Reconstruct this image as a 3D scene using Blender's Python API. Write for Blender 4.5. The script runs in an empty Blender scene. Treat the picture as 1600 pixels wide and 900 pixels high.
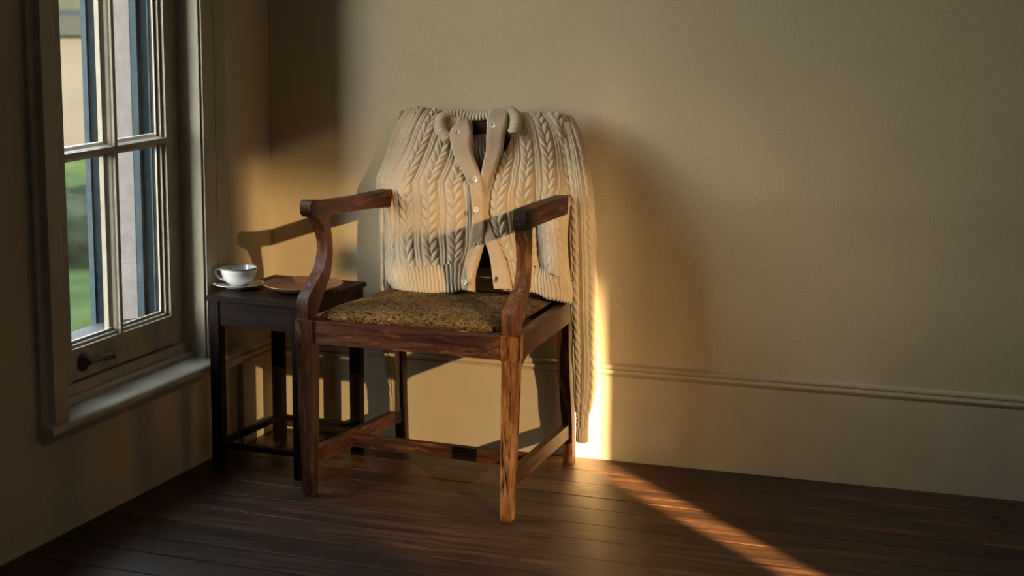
import bpy, bmesh, math, random
import numpy as np
from mathutils import Vector, Matrix

# ------------------------------------------------------------------ camera, world, sun, exposure
scene = bpy.context.scene
COL = scene.collection
R = random.Random(7)
NR = np.random.default_rng(5)

cam_data = bpy.data.cameras.new('camera')
cam_data.sensor_width = 36.0
cam_data.lens = 36.0 * 2800 / 1600
cam_data.clip_start = 0.05
cam = bpy.data.objects.new('camera', cam_data)
COL.objects.link(cam)
rx = Vector((0.942, 0.334, 0.006)); up = -Vector((0.064, -0.163, -0.985)); bk = -Vector((-0.328, 0.928, -0.175))
bk.normalize(); rx = (rx - bk * rx.dot(bk)).normalized(); up = bk.cross(rx)
M = Matrix((rx, up, bk)).transposed().to_4x4()
M.translation = Vector((2.227, -4.334, 1.25))
cam.matrix_world = M
cam_data.dof.use_dof = True
cam_data.dof.focus_distance = 4.45
cam_data.dof.aperture_fstop = 4.5
scene.camera = cam

world = bpy.data.worlds.new('sky'); scene.world = world
world.use_nodes = True
wn = world.node_tree.nodes; wl = world.node_tree.links
bg = wn['Background']
tc = wn.new('ShaderNodeTexCoord'); sep = wn.new('ShaderNodeSeparateXYZ')
ramp = wn.new('ShaderNodeValToRGB')
wl.new(tc.outputs['Generated'], sep.inputs[0]); wl.new(sep.outputs['Z'], ramp.inputs[0])
ramp.color_ramp.elements[0].position = 0.0; ramp.color_ramp.elements[0].color = (1.0, 0.94, 0.84, 1)
ramp.color_ramp.elements[1].position = 0.85; ramp.color_ramp.elements[1].color = (0.30, 0.36, 0.44, 1)
wl.new(ramp.outputs[0], bg.inputs['Color'])
bg.inputs['Strength'].default_value = 31.0

SUN_DIR = Vector((-0.70, 0.71, -0.28)).normalized()      # the way the light travels
sd = bpy.data.lights.new('sun', 'SUN')
sd.energy = 75.0; sd.angle = math.radians(0.5); sd.color = (1.0, 0.70, 0.36)
sun = bpy.data.objects.new('sun', sd); COL.objects.link(sun)
sun.rotation_euler = SUN_DIR.to_track_quat('-Z', 'Y').to_euler()
sun.location = (5, -6, 3)

def portal(name, loc, size, direction):
    l = bpy.data.lights.new(name, 'AREA'); l.shape = 'RECTANGLE'; l.size, l.size_y = size
    l.cycles.is_portal = True; l.energy = 0.0
    o = bpy.data.objects.new(name, l); COL.objects.link(o); o.location = loc
    o.rotation_euler = Vector(direction).to_track_quat('-Z', 'Y').to_euler()
portal('window_portal', (-0.30, -0.70, 1.27), (0.68, 1.90), (1, 0, 0))
portal('sun_window_portal', (4.70, -3.82, 1.5), (2.2, 2.3), (-1, 0, 0))

vs = scene.view_settings
scene.display_settings.display_device = 'sRGB'
vs.view_transform = 'Standard'; vs.look = 'None'; vs.exposure = 0.0; vs.gamma = 1.0; vs.use_curve_mapping = False
scene.cycles.use_denoising = True
scene.cycles.max_bounces = 8
scene.cycles.diffuse_bounces = 4
scene.cycles.sample_clamp_indirect = 6.0

# ------------------------------------------------------------------ helpers
def tag(o, label=None, cat=None, group=None, kind=None):
    if label: o['label'] = label
    if cat: o['category'] = cat
    if group: o['group'] = group
    if kind: o['kind'] = kind
    return o

def empty(name, loc=(0, 0, 0)):
    o = bpy.data.objects.new(name, None); COL.objects.link(o); o.location = loc
    o.empty_display_size = 0.05
    return o

def link(name, me, mat, parent=None, smooth=False, loc=None):
    """mesh data in world metres; a part is stored about its thing's base"""
    o = bpy.data.objects.new(name, me); COL.objects.link(o)
    if mat is not None: me.materials.append(mat)
    if parent is not None:
        o.parent = parent
        off = world_loc(parent)
        me.transform(Matrix.Translation(-off))
    elif loc is not None:
        me.transform(Matrix.Translation(-Vector(loc))); o.location = loc
    if smooth:
        me.polygons.foreach_set('use_smooth', [True] * len(me.polygons))
    me.update()
    return o

def world_loc(o):
    v = Vector(o.location)
    while o.parent is not None:
        o = o.parent; v += Vector(o.location)
    return v

def from_bm(name, bm, mat, parent=None, smooth=False, loc=None, bevel=0.0, seg=2, recalc=True):
    if bevel > 0:
        es = [e for e in bm.edges if len(e.link_faces) == 2 and e.calc_face_angle(0) > 0.5]
        bmesh.ops.bevel(bm, geom=es, offset=bevel, segments=seg, profile=0.5, affect='EDGES', clamp_overlap=True)
    if recalc: bmesh.ops.recalc_face_normals(bm, faces=bm.faces)
    me = bpy.data.meshes.new(name); bm.to_mesh(me); bm.free()
    o = link(name, me, mat, parent, False, loc)
    if smooth or bevel > 0:
        me.polygons.foreach_set('use_smooth', [True] * len(me.polygons))
        if bevel > 0 or smooth == 'auto':
            try: me.set_sharp_from_angle(angle=math.radians(50))
            except Exception: pass
    return o

def add_box(bm, x0, x1, y0, y1, z0, z1):
    v = [bm.verts.new(p) for p in ((x0, y0, z0), (x1, y0, z0), (x1, y1, z0), (x0, y1, z0), (x0, y0, z1), (x1, y0, z1), (x1, y1, z1), (x0, y1, z1))]
    for f in ((3, 2, 1, 0), (4, 5, 6, 7), (0, 1, 5, 4), (1, 2, 6, 5), (2, 3, 7, 6), (3, 0, 4, 7)):
        bm.faces.new([v[i] for i in f])

def box(name, x0, x1, y0, y1, z0, z1, mat, parent=None, bevel=0.0, seg=2, loc=None):
    bm = bmesh.new(); add_box(bm, x0, x1, y0, y1, z0, z1)
    return from_bm(name, bm, mat, parent, bevel=bevel, seg=seg, loc=loc)

def boxes(name, lst, mat, parent=None, bevel=0.0, loc=None):
    bm = bmesh.new()
    for b in lst: add_box(bm, *b)
    return from_bm(name, bm, mat, parent, bevel=bevel, loc=loc)

def add_prism(bm, prof, axis, a0, a1):
    """closed 2D outline extruded along an axis; prof is given in the two other axes in xyz order"""
    def P(p, a):
        return {'x': (a, p[0], p[1]), 'y': (p[0], a, p[1]), 'z': (p[0], p[1], a)}[axis]
    A = [bm.verts.new(P(p, a0)) for p in prof]; B = [bm.verts.new(P(p, a1)) for p in prof]
    n = len(prof)
    bm.faces.new(A); bm.faces.new(B[::-1])
    for i in range(n): bm.faces.new((A[i], B[i], B[(i + 1) % n], A[(i + 1) % n]))

def prism(name, prof, axis, a0, a1, mat, parent=None, bevel=0.0, seg=2):
    bm = bmesh.new(); add_prism(bm, prof, axis, a0, a1)
    return from_bm(name, bm, mat, parent, bevel=bevel, seg=seg)

def loft(name, rings, mat, parent=None, bevel=0.0, smooth=False, caps=True, seg=2):
    bm = bmesh.new()
    V = [[bm.verts.new(p) for p in r] for r in rings]
    n = len(rings[0])
    for a, b in zip(V[:-1], V[1:]):
        for i in range(n): bm.faces.new((a[i], a[(i + 1) % n], b[(i + 1) % n], b[i]))
    if caps:
        bm.faces.new(V[0][::-1]); bm.faces.new(V[-1])
    return from_bm(name, bm, mat, parent, bevel=bevel, smooth=smooth, seg=seg)

def rect_ring(cx, cy, z, wx, wy):
    return [(cx - wx / 2, cy - wy / 2, z), (cx + wx / 2, cy - wy / 2, z), (cx + wx / 2, cy + wy / 2, z), (cx - wx / 2, cy + wy / 2, z)]

def lathe_mesh(prof, c, n=56, axis=None):
    """prof = [(r, h)], turned about an axis through c"""
    ax = Vector(axis or (0, 0, 1)).normalized(); q = Vector((0, 0, 1)).rotation_difference(ax)
    vs_, fs = [], []
    for r, h in prof:
        for k in range(n):
            t = 2 * math.pi * k / n
            vs_.append(tuple(Vector(c) + q @ Vector((r * math.cos(t), r * math.sin(t), h))))
    m = len(prof)
    for i in range(m - 1):
        for k in range(n):
            fs.append((i * n + k, i * n + (k + 1) % n, (i + 1) * n + (k + 1) % n, (i + 1) * n + k))
    me = bpy.data.meshes.new('lathe'); me.from_pydata(vs_, [], fs); me.validate(); return me

def lathe(name, prof, c, mat, parent=None, n=56, axis=None, loc=None):
    me = lathe_mesh(prof, c, n, axis); me.name = name
    return link(name, me, mat, parent, True, loc)

def catmull(P, n):
    """points along a Catmull-Rom curve, n samples; P: k x d"""
    P = np.asarray(P, float); k = len(P)
    t = np.linspace(0, k - 1, n); i = np.clip(t.astype(int), 0, k - 2); f = (t - i)[:, None]
    Q = np.vstack([2 * P[0] - P[1], P, 2 * P[-1] - P[-2]])
    a, b, c, d = Q[i], Q[i + 1], Q[i + 2], Q[i + 3]
    return 0.5 * (2 * b + (c - a) * f + (2 * a - 5 * b + 4 * c - d) * f**2 + (3 * b - a - 3 * c + d) * f**3)

def tube(name, pts, r, mat, parent=None, n=10, samples=40):
    C_ = catmull(pts, samples); rings = []
    rad = np.interp(np.linspace(0, 1, samples), np.linspace(0, 1, len(r)), r) if hasattr(r, '__len__') else np.full(samples, r)
    ref = np.array((0.13, 0.31, 0.94))
    for k in range(samples):
        t = C_[min(k + 1, samples - 1)] - C_[max(k - 1, 0)]; t /= np.linalg.norm(t)
        a = np.cross(t, ref); a /= np.linalg.norm(a); b = np.cross(t, a)
        rings.append([tuple(C_[k] + rad[k] * (math.cos(q) * a + math.sin(q) * b)) for q in np.linspace(0, 2 * math.pi, n, endpoint=False)])
    return loft(name, rings, mat, parent, smooth=True)

# ------------------------------------------------------------------ materials
def new_mat(name):
    m = bpy.data.materials.new(name); m.use_nodes = True
    nt = m.node_tree; b = nt.nodes['Principled BSDF']
    return m, nt.nodes, nt.links, b

def simple(name, col, rough=0.5, metal=0.0, noise=0.0, scale=30, bump=0.0, bscale=200, coat=0.0, spec=0.5):
    m, N, L, b = new_mat(name)
    b.inputs['Base Color'].default_value = (*col, 1); b.inputs['Roughness'].default_value = rough
    b.inputs['Metallic'].default_value = metal; b.inputs['Coat Weight'].default_value = coat
    b.inputs['Specular IOR Level'].default_value = spec
    co = N.new('ShaderNodeTexCoord')
    if noise:
        t = N.new('ShaderNodeTexNoise'); t.inputs['Scale'].default_value = scale; t.inputs['Detail'].default_value = 5
        r = N.new('ShaderNodeValToRGB')
        r.color_ramp.elements[0].position = 0.3; r.color_ramp.elements[1].position = 0.7
        r.color_ramp.elements[0].color = (*[c * (1 - noise) for c in col], 1)
        r.color_ramp.elements[1].color = (*[min(1, c * (1 + noise)) for c in col], 1)
        L.new(co.outputs['Object'], t.inputs['Vector']); L.new(t.outputs[0], r.inputs[0]); L.new(r.outputs[0], b.inputs['Base Color'])
    if bump:
        t = N.new('ShaderNodeTexNoise'); t.inputs['Scale'].default_value = bscale; t.inputs['Detail'].default_value = 3
        u = N.new('ShaderNodeBump'); u.inputs['Strength'].default_value = bump; u.inputs['Distance'].default_value = 0.002
        L.new(co.outputs['Object'], t.inputs['Vector']); L.new(t.outputs[0], u.inputs['Height']); L.new(u.outputs[0], b.inputs['Normal'])
    return m

def wood(name, dark, mid, light, axis, rough=0.4, stretch=7.0, fine=90.0, wear=0.0, wear_col=(0.5, 0.27, 0.1), crack=0.0, coat=0.0, rand=0.0, knots=False, bump=0.25, spec=0.5):
    m, N, L, b = new_mat(name)
    co = N.new('ShaderNodeTexCoord'); mp = N.new('ShaderNodeMapping')
    sc = [fine] * 3; sc['xyz'.index(axis)] = stretch
    mp.inputs['Scale'].default_value = sc
    vec = co.outputs['Object']
    oi = N.new('ShaderNodeObjectInfo')
    if rand:
        off = N.new('ShaderNodeVectorMath'); off.operation = 'MULTIPLY_ADD'
        L.new(oi.outputs['Random'], off.inputs[0]); off.inputs[1].default_value = (13.1, 7.7, 5.3); L.new(vec, off.inputs[2])
        vec = off.outputs[0]
    L.new(vec, mp.inputs['Vector'])
    n1 = N.new('ShaderNodeTexNoise'); n1.inputs['Scale'].default_value = 1.0; n1.inputs['Detail'].default_value = 6; n1.inputs['Roughness'].default_value = 0.65
    n1.inputs['Distortion'].default_value = 0.6
    L.new(mp.outputs[0], n1.inputs['Vector'])
    r = N.new('ShaderNodeValToRGB')
    e = r.color_ramp.elements
    e[0].position = 0.30; e[0].color = (*dark, 1); e[1].position = 0.72; e[1].color = (*light, 1)
    k = e.new(0.5); k.color = (*mid, 1)
    L.new(n1.outputs[0], r.inputs[0])
    col = r.outputs[0]
    # broad tone drift
    n2 = N.new('ShaderNodeTexNoise'); n2.inputs['Scale'].default_value = 6.0; n2.inputs['Detail'].default_value = 3
    L.new(vec, n2.inputs['Vector'])
    mr = N.new('ShaderNodeMapRange'); mr.inputs['From Min'].default_value = 0.3; mr.inputs['From Max'].default_value = 0.7
    mr.inputs['To Min'].default_value = 0.62; mr.inputs['To Max'].default_value = 1.25
    L.new(n2.outputs[0], mr.inputs['Value'])
    mul = N.new('ShaderNodeMixRGB'); mul.blend_type = 'MULTIPLY'; mul.inputs[0].default_value = 1.0
    L.new(col, mul.inputs[1]); L.new(mr.outputs[0], mul.inputs[2]); col = mul.outputs[0]
    if rand:
        mr2 = N.new('ShaderNodeMapRange'); mr2.inputs['To Min'].default_value = 1 - rand; mr2.inputs['To Max'].default_value = 1 + rand
        L.new(oi.outputs['Random'], mr2.inputs['Value'])
        mu = N.new('ShaderNodeMixRGB'); mu.blend_type = 'MULTIPLY'; mu.inputs[0].default_value = 1.0
        L.new(col, mu.inputs[1]); L.new(mr2.outputs[0], mu.inputs[2]); col = mu.outputs[0]
    def mask(scale3, lo, hi):
        mp2 = N.new('ShaderNodeMapping'); mp2.inputs['Scale'].default_value = scale3; L.new(vec, mp2.inputs['Vector'])
        t = N.new('ShaderNodeTexNoise'); t.inputs['Scale'].default_value = 1.0; t.inputs['Detail'].default_value = 5; t.inputs['Roughness'].default_value = 0.7
        L.new(mp2.outputs[0], t.inputs['Vector'])
        g = N.new('ShaderNodeMapRange'); g.inputs['From Min'].default_value = lo; g.inputs['From Max'].default_value = hi; L.new(t.outputs[0], g.inputs['Value'])
        return g.outputs[0]
    if wear:
        s3 = [45] * 3; s3['xyz'.index(axis)] = 9
        k_ = mask(s3, 0.62 - wear * 0.3, 0.72 - wear * 0.2)
        mx = N.new('ShaderNodeMixRGB'); L.new(k_, mx.inputs[0]); L.new(col, mx.inputs[1]); mx.inputs[2].default_value = (*wear_col, 1); col = mx.outputs[0]
    if crack:
        s3 = [75] * 3; s3['xyz'.index(axis)] = 8
        k_ = mask(s3, 0.60 - crack * 0.1, 0.66 - crack * 0.1)
        mx = N.new('ShaderNodeMixRGB'); L.new(k_, mx.inputs[0]); L.new(col, mx.inputs[1]); mx.inputs[2].default_value = (0.016, 0.008, 0.006, 1); col = mx.outputs[0]
    if knots:
        v = N.new('ShaderNodeTexVoronoi'); v.inputs['Scale'].default_value = 1.0
        mp3 = N.new('ShaderNodeMapping'); mp3.inputs['Scale'].default_value = (3.4, 8.0, 1.0); L.new(vec, mp3.inputs['Vector']); L.new(mp3.outputs[0], v.inputs['Vector'])
        g = N.new('ShaderNodeMapRange'); g.inputs['From Min'].default_value = 0.05; g.inputs['From Max'].default_value = 0.12; g.inputs['To Min'].default_value = 0.3; L.new(v.outputs['Distance'], g.inputs['Value'])
        mu = N.new('ShaderNodeMixRGB'); mu.blend_type = 'MULTIPLY'; mu.inputs[0].default_value = 0.9
        L.new(col, mu.inputs[1]); L.new(g.outputs[0], mu.inputs[2]); col = mu.outputs[0]
    L.new(col, b.inputs['Base Color'])
    rr = N.new('ShaderNodeMapRange'); rr.inputs['To Min'].default_value = rough - 0.1; rr.inputs['To Max'].default_value = rough + 0.16
    L.new(n1.outputs[0], rr.inputs['Value']); L.new(rr.outputs[0], b.inputs['Roughness'])
    bu = N.new('ShaderNodeBump'); bu.inputs['Strength'].default_value = bump; bu.inputs['Distance'].default_value = 0.0015
    L.new(n1.outputs[0], bu.inputs['Height']); L.new(bu.outputs[0], b.inputs['Normal'])
    b.inputs['Coat Weight'].default_value = coat; b.inputs['Coat Roughness'].default_value = 0.22; b.inputs['Specular IOR Level'].default_value = spec
    return m

def wall_paint(name, col, var=0.06):
    m, N, L, b = new_mat(name)
    co = N.new('ShaderNodeTexCoord')
    n = N.new('ShaderNodeTexNoise'); n.inputs['Scale'].default_value = 2.2; n.inputs['Detail'].default_value = 4
    L.new(co.outputs['Object'], n.inputs['Vector'])
    r = N.new('ShaderNodeValToRGB'); r.color_ramp.elements[0].position = 0.3; r.color_ramp.elements[1].position = 0.7
    r.color_ramp.elements[0].color = (*[c * (1 - var) for c in col], 1); r.color_ramp.elements[1].color = (*[c * (1 + var) for c in col], 1)
    L.new(n.outputs[0], r.inputs[0])
    g = N.new('ShaderNodeTexNoise'); g.inputs['Scale'].default_value = 330; g.inputs['Detail'].default_value = 2
    L.new(co.outputs['Object'], g.inputs['Vector'])
    mr = N.new('ShaderNodeMapRange'); mr.inputs['From Min'].default_value = 0.25; mr.inputs['From Max'].default_value = 0.75; mr.inputs['To Min'].default_value = 0.84; mr.inputs['To Max'].default_value = 1.16
    L.new(g.outputs[0], mr.inputs['Value'])
    mu = N.new('ShaderNodeMixRGB'); mu.blend_type = 'MULTIPLY'; mu.inputs[0].default_value = 1
    L.new(r.outputs[0], mu.inputs[1]); L.new(mr.outputs[0], mu.inputs[2]); L.new(mu.outputs[0], b.inputs['Base Color'])
    u = N.new('ShaderNodeBump'); u.inputs['Strength'].default_value = 0.35; u.inputs['Distance'].default_value = 0.0012
    L.new(g.outputs[0], u.inputs['Height']); L.new(u.outputs[0], b.inputs['Normal'])
    b.inputs['Roughness'].default_value = 0.85; b.inputs['Specular IOR Level'].default_value = 0.25
    return m

MW = wall_paint('wall_paint', (0.50, 0.405, 0.26))
MTRIM = simple('cream_gloss_paint', (0.36, 0.31, 0.215), 0.5, noise=0.08, scale=18, bump=0.15, bscale=120)
MSASH = simple('worn_sash_paint', (0.30, 0.255, 0.185), 0.5, noise=0.14, scale=25, bump=0.2, bscale=90)
MDARKWALL = simple('blue_grey_wall_paint', (0.085, 0.105, 0.14), 0.6, noise=0.2)
MCEIL = simple('ceiling_paint', (0.18, 0.19, 0.21), 0.9, noise=0.05)
MBLUE = simple('blue_grey_paint', (0.030, 0.042, 0.049), 0.7, noise=0.15, scale=40, bump=0.3, bscale=80, spec=0.06)
MBLUED = simple('dark_blue_paint', (0.0042, 0.0085, 0.0115), 0.7, noise=0.25, scale=40, bump=0.3, bscale=80, spec=0.06)
MSTONE = simple('pinkish_stone', (0.10, 0.086, 0.078), 0.85, noise=0.14, scale=35, bump=0.6, bscale=140)
MPEEL = simple('peeling_white_paint', (0.15, 0.15, 0.145), 0.7, noise=0.3, scale=60, bump=0.8, bscale=90)
MBSILL = simple('blue_grey_sill_paint', (0.013, 0.017, 0.020), 0.7, noise=0.2, scale=40, spec=0.05)
MIRON = simple('dark_bronze', (0.055, 0.047, 0.042), 0.32, metal=0.85, noise=0.2, scale=60)
FD, FM, FL_ = (0.013, 0.006, 0.0035), (0.052, 0.0225, 0.0105), (0.120, 0.056, 0.024)
MFLOOR = wood('varnished_floorboard', FD, FM, FL_, 'x', rough=0.40, stretch=2.2, fine=46, rand=0.3, knots=True, crack=0.35, bump=0.35, spec=0.30)
MSUB = simple('subfloor_dark', (0.012, 0.008, 0.006), 0.9)
CD, CM, CL = (0.015, 0.0055, 0.0035), (0.052, 0.018, 0.0085), (0.105, 0.040, 0.018)
MWX = wood('chair_wood_x', CD, CM, CL, 'x', rough=0.48, wear=0.25, wear_col=(0.17, 0.072, 0.03), spec=0.22)
MWY = wood('chair_wood_y', CD, CM, CL, 'y', rough=0.48, wear=0.2, wear_col=(0.17, 0.072, 0.03), spec=0.22)
MWZ = wood('chair_wood_z', CD, CM, CL, 'z', rough=0.48, wear=0.25, wear_col=(0.17, 0.072, 0.03), spec=0.22)
MWORNP = wood('chair_wood_rubbed', (0.035, 0.013, 0.006), (0.12, 0.047, 0.018), (0.22, 0.095, 0.036), 'z', rough=0.45, wear=0.3, wear_col=(0.33, 0.16, 0.06), crack=0.2, bump=0.4, spec=0.22)
MWORN = wood('chair_wood_worn', (0.05, 0.018, 0.008), (0.19, 0.075, 0.026), (0.34, 0.15, 0.052), 'z', rough=0.45, wear=0.5, wear_col=(0.40, 0.19, 0.068), crack=0.7, bump=0.6, spec=0.22)
MTAB_X = wood('table_wood_x', (0.004, 0.0018, 0.0016), (0.010, 0.004, 0.0032), (0.021, 0.0085, 0.006), 'x', rough=0.42, spec=0.10)
MTAB_Z = wood('table_wood_z', (0.003, 0.0015, 0.0015), (0.006, 0.0028, 0.0025), (0.012, 0.0055, 0.0045), 'z', rough=0.42, spec=0.09)
MPLATE = wood('turned_wood', (0.09, 0.036, 0.016), (0.18, 0.083, 0.038), (0.27, 0.135, 0.066), 'x', rough=0.45, stretch=9, fine=70)
MCHINA = simple('white_china', (0.60, 0.59, 0.56), 0.16, coat=0.5, spec=0.6)
MRIM = simple('dark_rim_line', (0.10, 0.085, 0.06), 0.3)

def seat_fabric():
    m, N, L, b = new_mat('moquette_fabric')
    co = N.new('ShaderNodeTexCoord')
    v = N.new('ShaderNodeTexNoise'); v.inputs['Scale'].default_value = 150; v.inputs['Detail'].default_value = 4; v.inputs['Distortion'].default_value = 1.2
    mp = N.new('ShaderNodeMapping'); mp.inputs['Scale'].default_value = (0.8, 1.25, 1.25)
    L.new(co.outputs['Object'], mp.inputs['Vector']); L.new(mp.outputs[0], v.inputs['Vector'])
    r = N.new('ShaderNodeValToRGB'); e = r.color_ramp.elements
    e[0].position = 0.38; e[0].color = (0.016, 0.009, 0.004, 1); e[1].position = 0.70; e[1].color = (0.27, 0.165, 0.058, 1)
    k = e.new(0.49); k.color = (0.115, 0.066, 0.024, 1)
    L.new(v.outputs[0], r.inputs[0])
    n2 = N.new('ShaderNodeTexNoise'); n2.inputs['Scale'].default_value = 14; n2.inputs['Detail'].default_value = 3; L.new(co.outputs['Object'], n2.inputs['Vector'])
    mr = N.new('ShaderNodeMapRange'); mr.inputs['From Min'].default_value = 0.3; mr.inputs['From Max'].default_value = 0.7; mr.inputs['To Min'].default_value = 0.6; mr.inputs['To Max'].default_value = 1.25
    L.new(n2.outputs[0], mr.inputs['Value'])
    mu = N.new('ShaderNodeMixRGB'); mu.blend_type = 'MULTIPLY'; mu.inputs[0].default_value = 1
    L.new(r.outputs[0], mu.inputs[1]); L.new(mr.outputs[0], mu.inputs[2]); L.new(mu.outputs[0], b.inputs['Base Color'])
    u = N.new('ShaderNodeBump'); u.inputs['Strength'].default_value = 0.9; u.inputs['Distance'].default_value = 0.004
    L.new(v.outputs[0], u.inputs['Height']); L.new(u.outputs[0], b.inputs['Normal'])
    b.inputs['Roughness'].default_value = 0.95; b.inputs['Specular IOR Level'].default_value = 0.05
    return m
MSEAT = seat_fabric()

def wool(name, col, stitch=1.0):
    """cream wool: stitches of about 4 mm as fine relief on the modelled cables"""
    m, N, L, b = new_mat(name)
    uv = N.new('ShaderNodeUVMap'); uv.uv_map = 'UVMap'
    sp = N.new('ShaderNodeSeparateXYZ'); L.new(uv.outputs[0], sp.inputs[0])
    def mth(op, a, c=None):
        n = N.new('ShaderNodeMath'); n.operation = op
        for i, x in enumerate((a, c)):
            if x is None: continue
            if isinstance(x, (int, float)): n.inputs[i].default_value = x
            else: L.new(x, n.inputs[i])
        return n.outputs[0]
    u = mth('DIVIDE', sp.outputs[0], 0.0042)
    fr = mth('PINGPONG', u, 0.5)                         # V of a stitch
    vv = mth('DIVIDE', sp.outputs[1], 0.0034)
    ph = mth('MULTIPLY', mth('ADD', vv, mth('MULTIPLY', fr, 1.3)), 6.2832)
    sn = mth('SINE', ph)
    col_ = mth('SINE', mth('MULTIPLY', u, 6.2832))
    co = N.new('ShaderNodeTexCoord')
    nz = N.new('ShaderNodeTexNoise'); nz.inputs['Scale'].default_value = 420; nz.inputs['Detail'].default_value = 3; L.new(co.outputs['Object'], nz.inputs['Vector'])
    h = mth('ADD', mth('ADD', mth('MULTIPLY', sn, 0.30), mth('MULTIPLY', col_, 0.15)), mth('MULTIPLY', nz.outputs[0], 1.3))
    bu = N.new('ShaderNodeBump'); bu.inputs['Strength'].default_value = 0.5 * stitch; bu.inputs['Distance'].default_value = 0.0016
    L.new(h, bu.inputs['Height']); L.new(bu.outputs[0], b.inputs['Normal'])
    n2 = N.new('ShaderNodeTexNoise'); n2.inputs['Scale'].default_value = 9; n2.inputs['Detail'].default_value = 4; L.new(co.outputs['Object'], n2.inputs['Vector'])
    mr = N.new('ShaderNodeMapRange'); mr.inputs['From Min'].default_value = 0.3; mr.inputs['From Max'].default_value = 0.7; mr.inputs['To Min'].default_value = 0.86; mr.inputs['To Max'].default_value = 1.08
    L.new(n2.outputs[0], mr.inputs['Value'])
    mu = N.new('ShaderNodeMixRGB'); mu.blend_type = 'MULTIPLY'; mu.inputs[0].default_value = 1; mu.inputs[1].default_value = (*col, 1); L.new(mr.outputs[0], mu.inputs[2])
    L.new(mu.outputs[0], b.inputs['Base Color'])
    b.inputs['Roughness'].default_value = 0.95; b.inputs['Sheen Weight'].default_value = 0.35; b.inputs['Sheen Roughness'].default_value = 0.5
    b.inputs['Specular IOR Level'].default_value = 0.1
    return m
MWOOL = wool('cream_wool', (0.49, 0.378, 0.255))
MBAND = wool('cream_wool_band', (0.455, 0.325, 0.205), 0.6)
MPEARL = simple('pearl_button', (0.66, 0.60, 0.48), 0.18, noise=0.25, scale=90, coat=0.6)
MHOLE = simple('buttonhole_shadow_thread', (0.05, 0.035, 0.02), 0.9)

def glass_mat():
    m, N, L, b = new_mat('window_glass')
    out = N['Material Output']; N.remove(b)
    t = N.new('ShaderNodeBsdfTransparent'); t.inputs[0].default_value = (0.93, 0.96, 0.96, 1)
    g = N.new('ShaderNodeBsdfGlossy'); g.inputs['Roughness'].default_value = 0.02
    f = N.new('ShaderNodeFresnel'); f.inputs[0].default_value = 1.45
    ge = N.new('ShaderNodeNewGeometry'); iv = N.new('ShaderNodeMath'); iv.operation = 'SUBTRACT'; iv.inputs[0].default_value = 1.0; L.new(ge.outputs['Backfacing'], iv.inputs[1])
    mm = N.new('ShaderNodeMath'); mm.operation = 'MULTIPLY'; L.new(f.outputs[0], mm.inputs[0]); L.new(iv.outputs[0], mm.inputs[1])
    mx = N.new('ShaderNodeMixShader'); L.new(mm.outputs[0], mx.inputs[0]); L.new(t.outputs[0], mx.inputs[1]); L.new(g.outputs[0], mx.inputs[2])
    L.new(mx.outputs[0], out.inputs[0]); return m
MGLASS = glass_mat()

def gobo_mat(name, kind, col=(0.16, 0.15, 0.13)):
    """added unseen sheet shaping the sun: passes light by y and wall height zz"""
    m, N, L, b = new_mat(name)
    out = N['Material Output']; N.remove(b)
    t = N.new('ShaderNodeBsdfTransparent'); d = N.new('ShaderNodeBsdfDiffuse'); d.inputs[0].default_value = (*col, 1)
    ge = N.new('ShaderNodeNewGeometry'); sp = N.new('ShaderNodeSeparateXYZ'); L.new(ge.outputs['Position'], sp.inputs[0])
    a = N.new('ShaderNodeMath'); a.operation = 'MULTIPLY_ADD'; L.new(sp.outputs['Y'], a.inputs[0]); a.inputs[1].default_value = 0.3944; L.new(sp.outputs['Z'], a.inputs[2])
    def ramp(src, lo, hi, stops):
        mr = N.new('ShaderNodeMapRange'); mr.inputs['From Min'].default_value = lo; mr.inputs['From Max'].default_value = hi; L.new(src, mr.inputs['Value'])
        r = N.new('ShaderNodeValToRGB'); e = r.color_ramp.elements
        for i, (p, v) in enumerate(stops):
            q = (p - lo) / (hi - lo)
            k = e[i] if i < 2 else e.new(q)
            k.position = q; k.color = (v, v, v, 1)
        L.new(mr.outputs[0], r.inputs[0]); return r.outputs[0]
    if kind == 'main': f = ramp(a.outputs[0], -1.0, 1.5, [(0.60, 0.045), (1.15, 0.0), (0.74, 0.008), (0.90, 0.003)])
    elif kind == 'second': f = ramp(a.outputs[0], -1.0, 1.5, [(0.60, 0.014), (1.15, 0.0), (0.72, 0.006), (0.90, 0.002)])
    elif kind == 'slit': f = ramp(a.outputs[0], -1.0, 1.5, [(0.24, 0.90), (1.15, 0.0), (0.48, 0.04), (0.90, 0.006)])
    else:
        g = ramp(sp.outputs['Y'], -4.0, -2.7, [(-3.73, 0.030), (-2.75, 0.0), (-3.62, 0.014), (-3.25, 0.005)])
        h = ramp(a.outputs[0], -1.0, 1.5, [(0.60, 1.0), (1.10, 0.0)])
        mu = N.new('ShaderNodeMath'); mu.operation = 'MULTIPLY'; L.new(g, mu.inputs[0]); L.new(h, mu.inputs[1]); f = mu.outputs[0]
    inv = N.new('ShaderNodeMath'); inv.operation = 'SUBTRACT'; inv.inputs[0].default_value = 1.0; L.new(f, inv.inputs[1])
    mx = N.new('ShaderNodeMixShader'); L.new(inv.outputs[0], mx.inputs[0])
    L.new(t.outputs[0], mx.inputs[1]); L.new(d.outputs[0], mx.inputs[2]); L.new(mx.outputs[0], out.inputs[0]); return m
MGOBO = gobo_mat('gobo_sheet', 'main'); MGOBOS = gobo_mat('gobo_sheet_slit', 'slit'); MGOBO2 = gobo_mat('gobo_sheet_second', 'second'); MGOBOR = gobo_mat('gobo_sheet_right', 'right')
MBLOCK = simple('shade_strip_dark', (0.05, 0.04, 0.035), 0.9)
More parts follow.
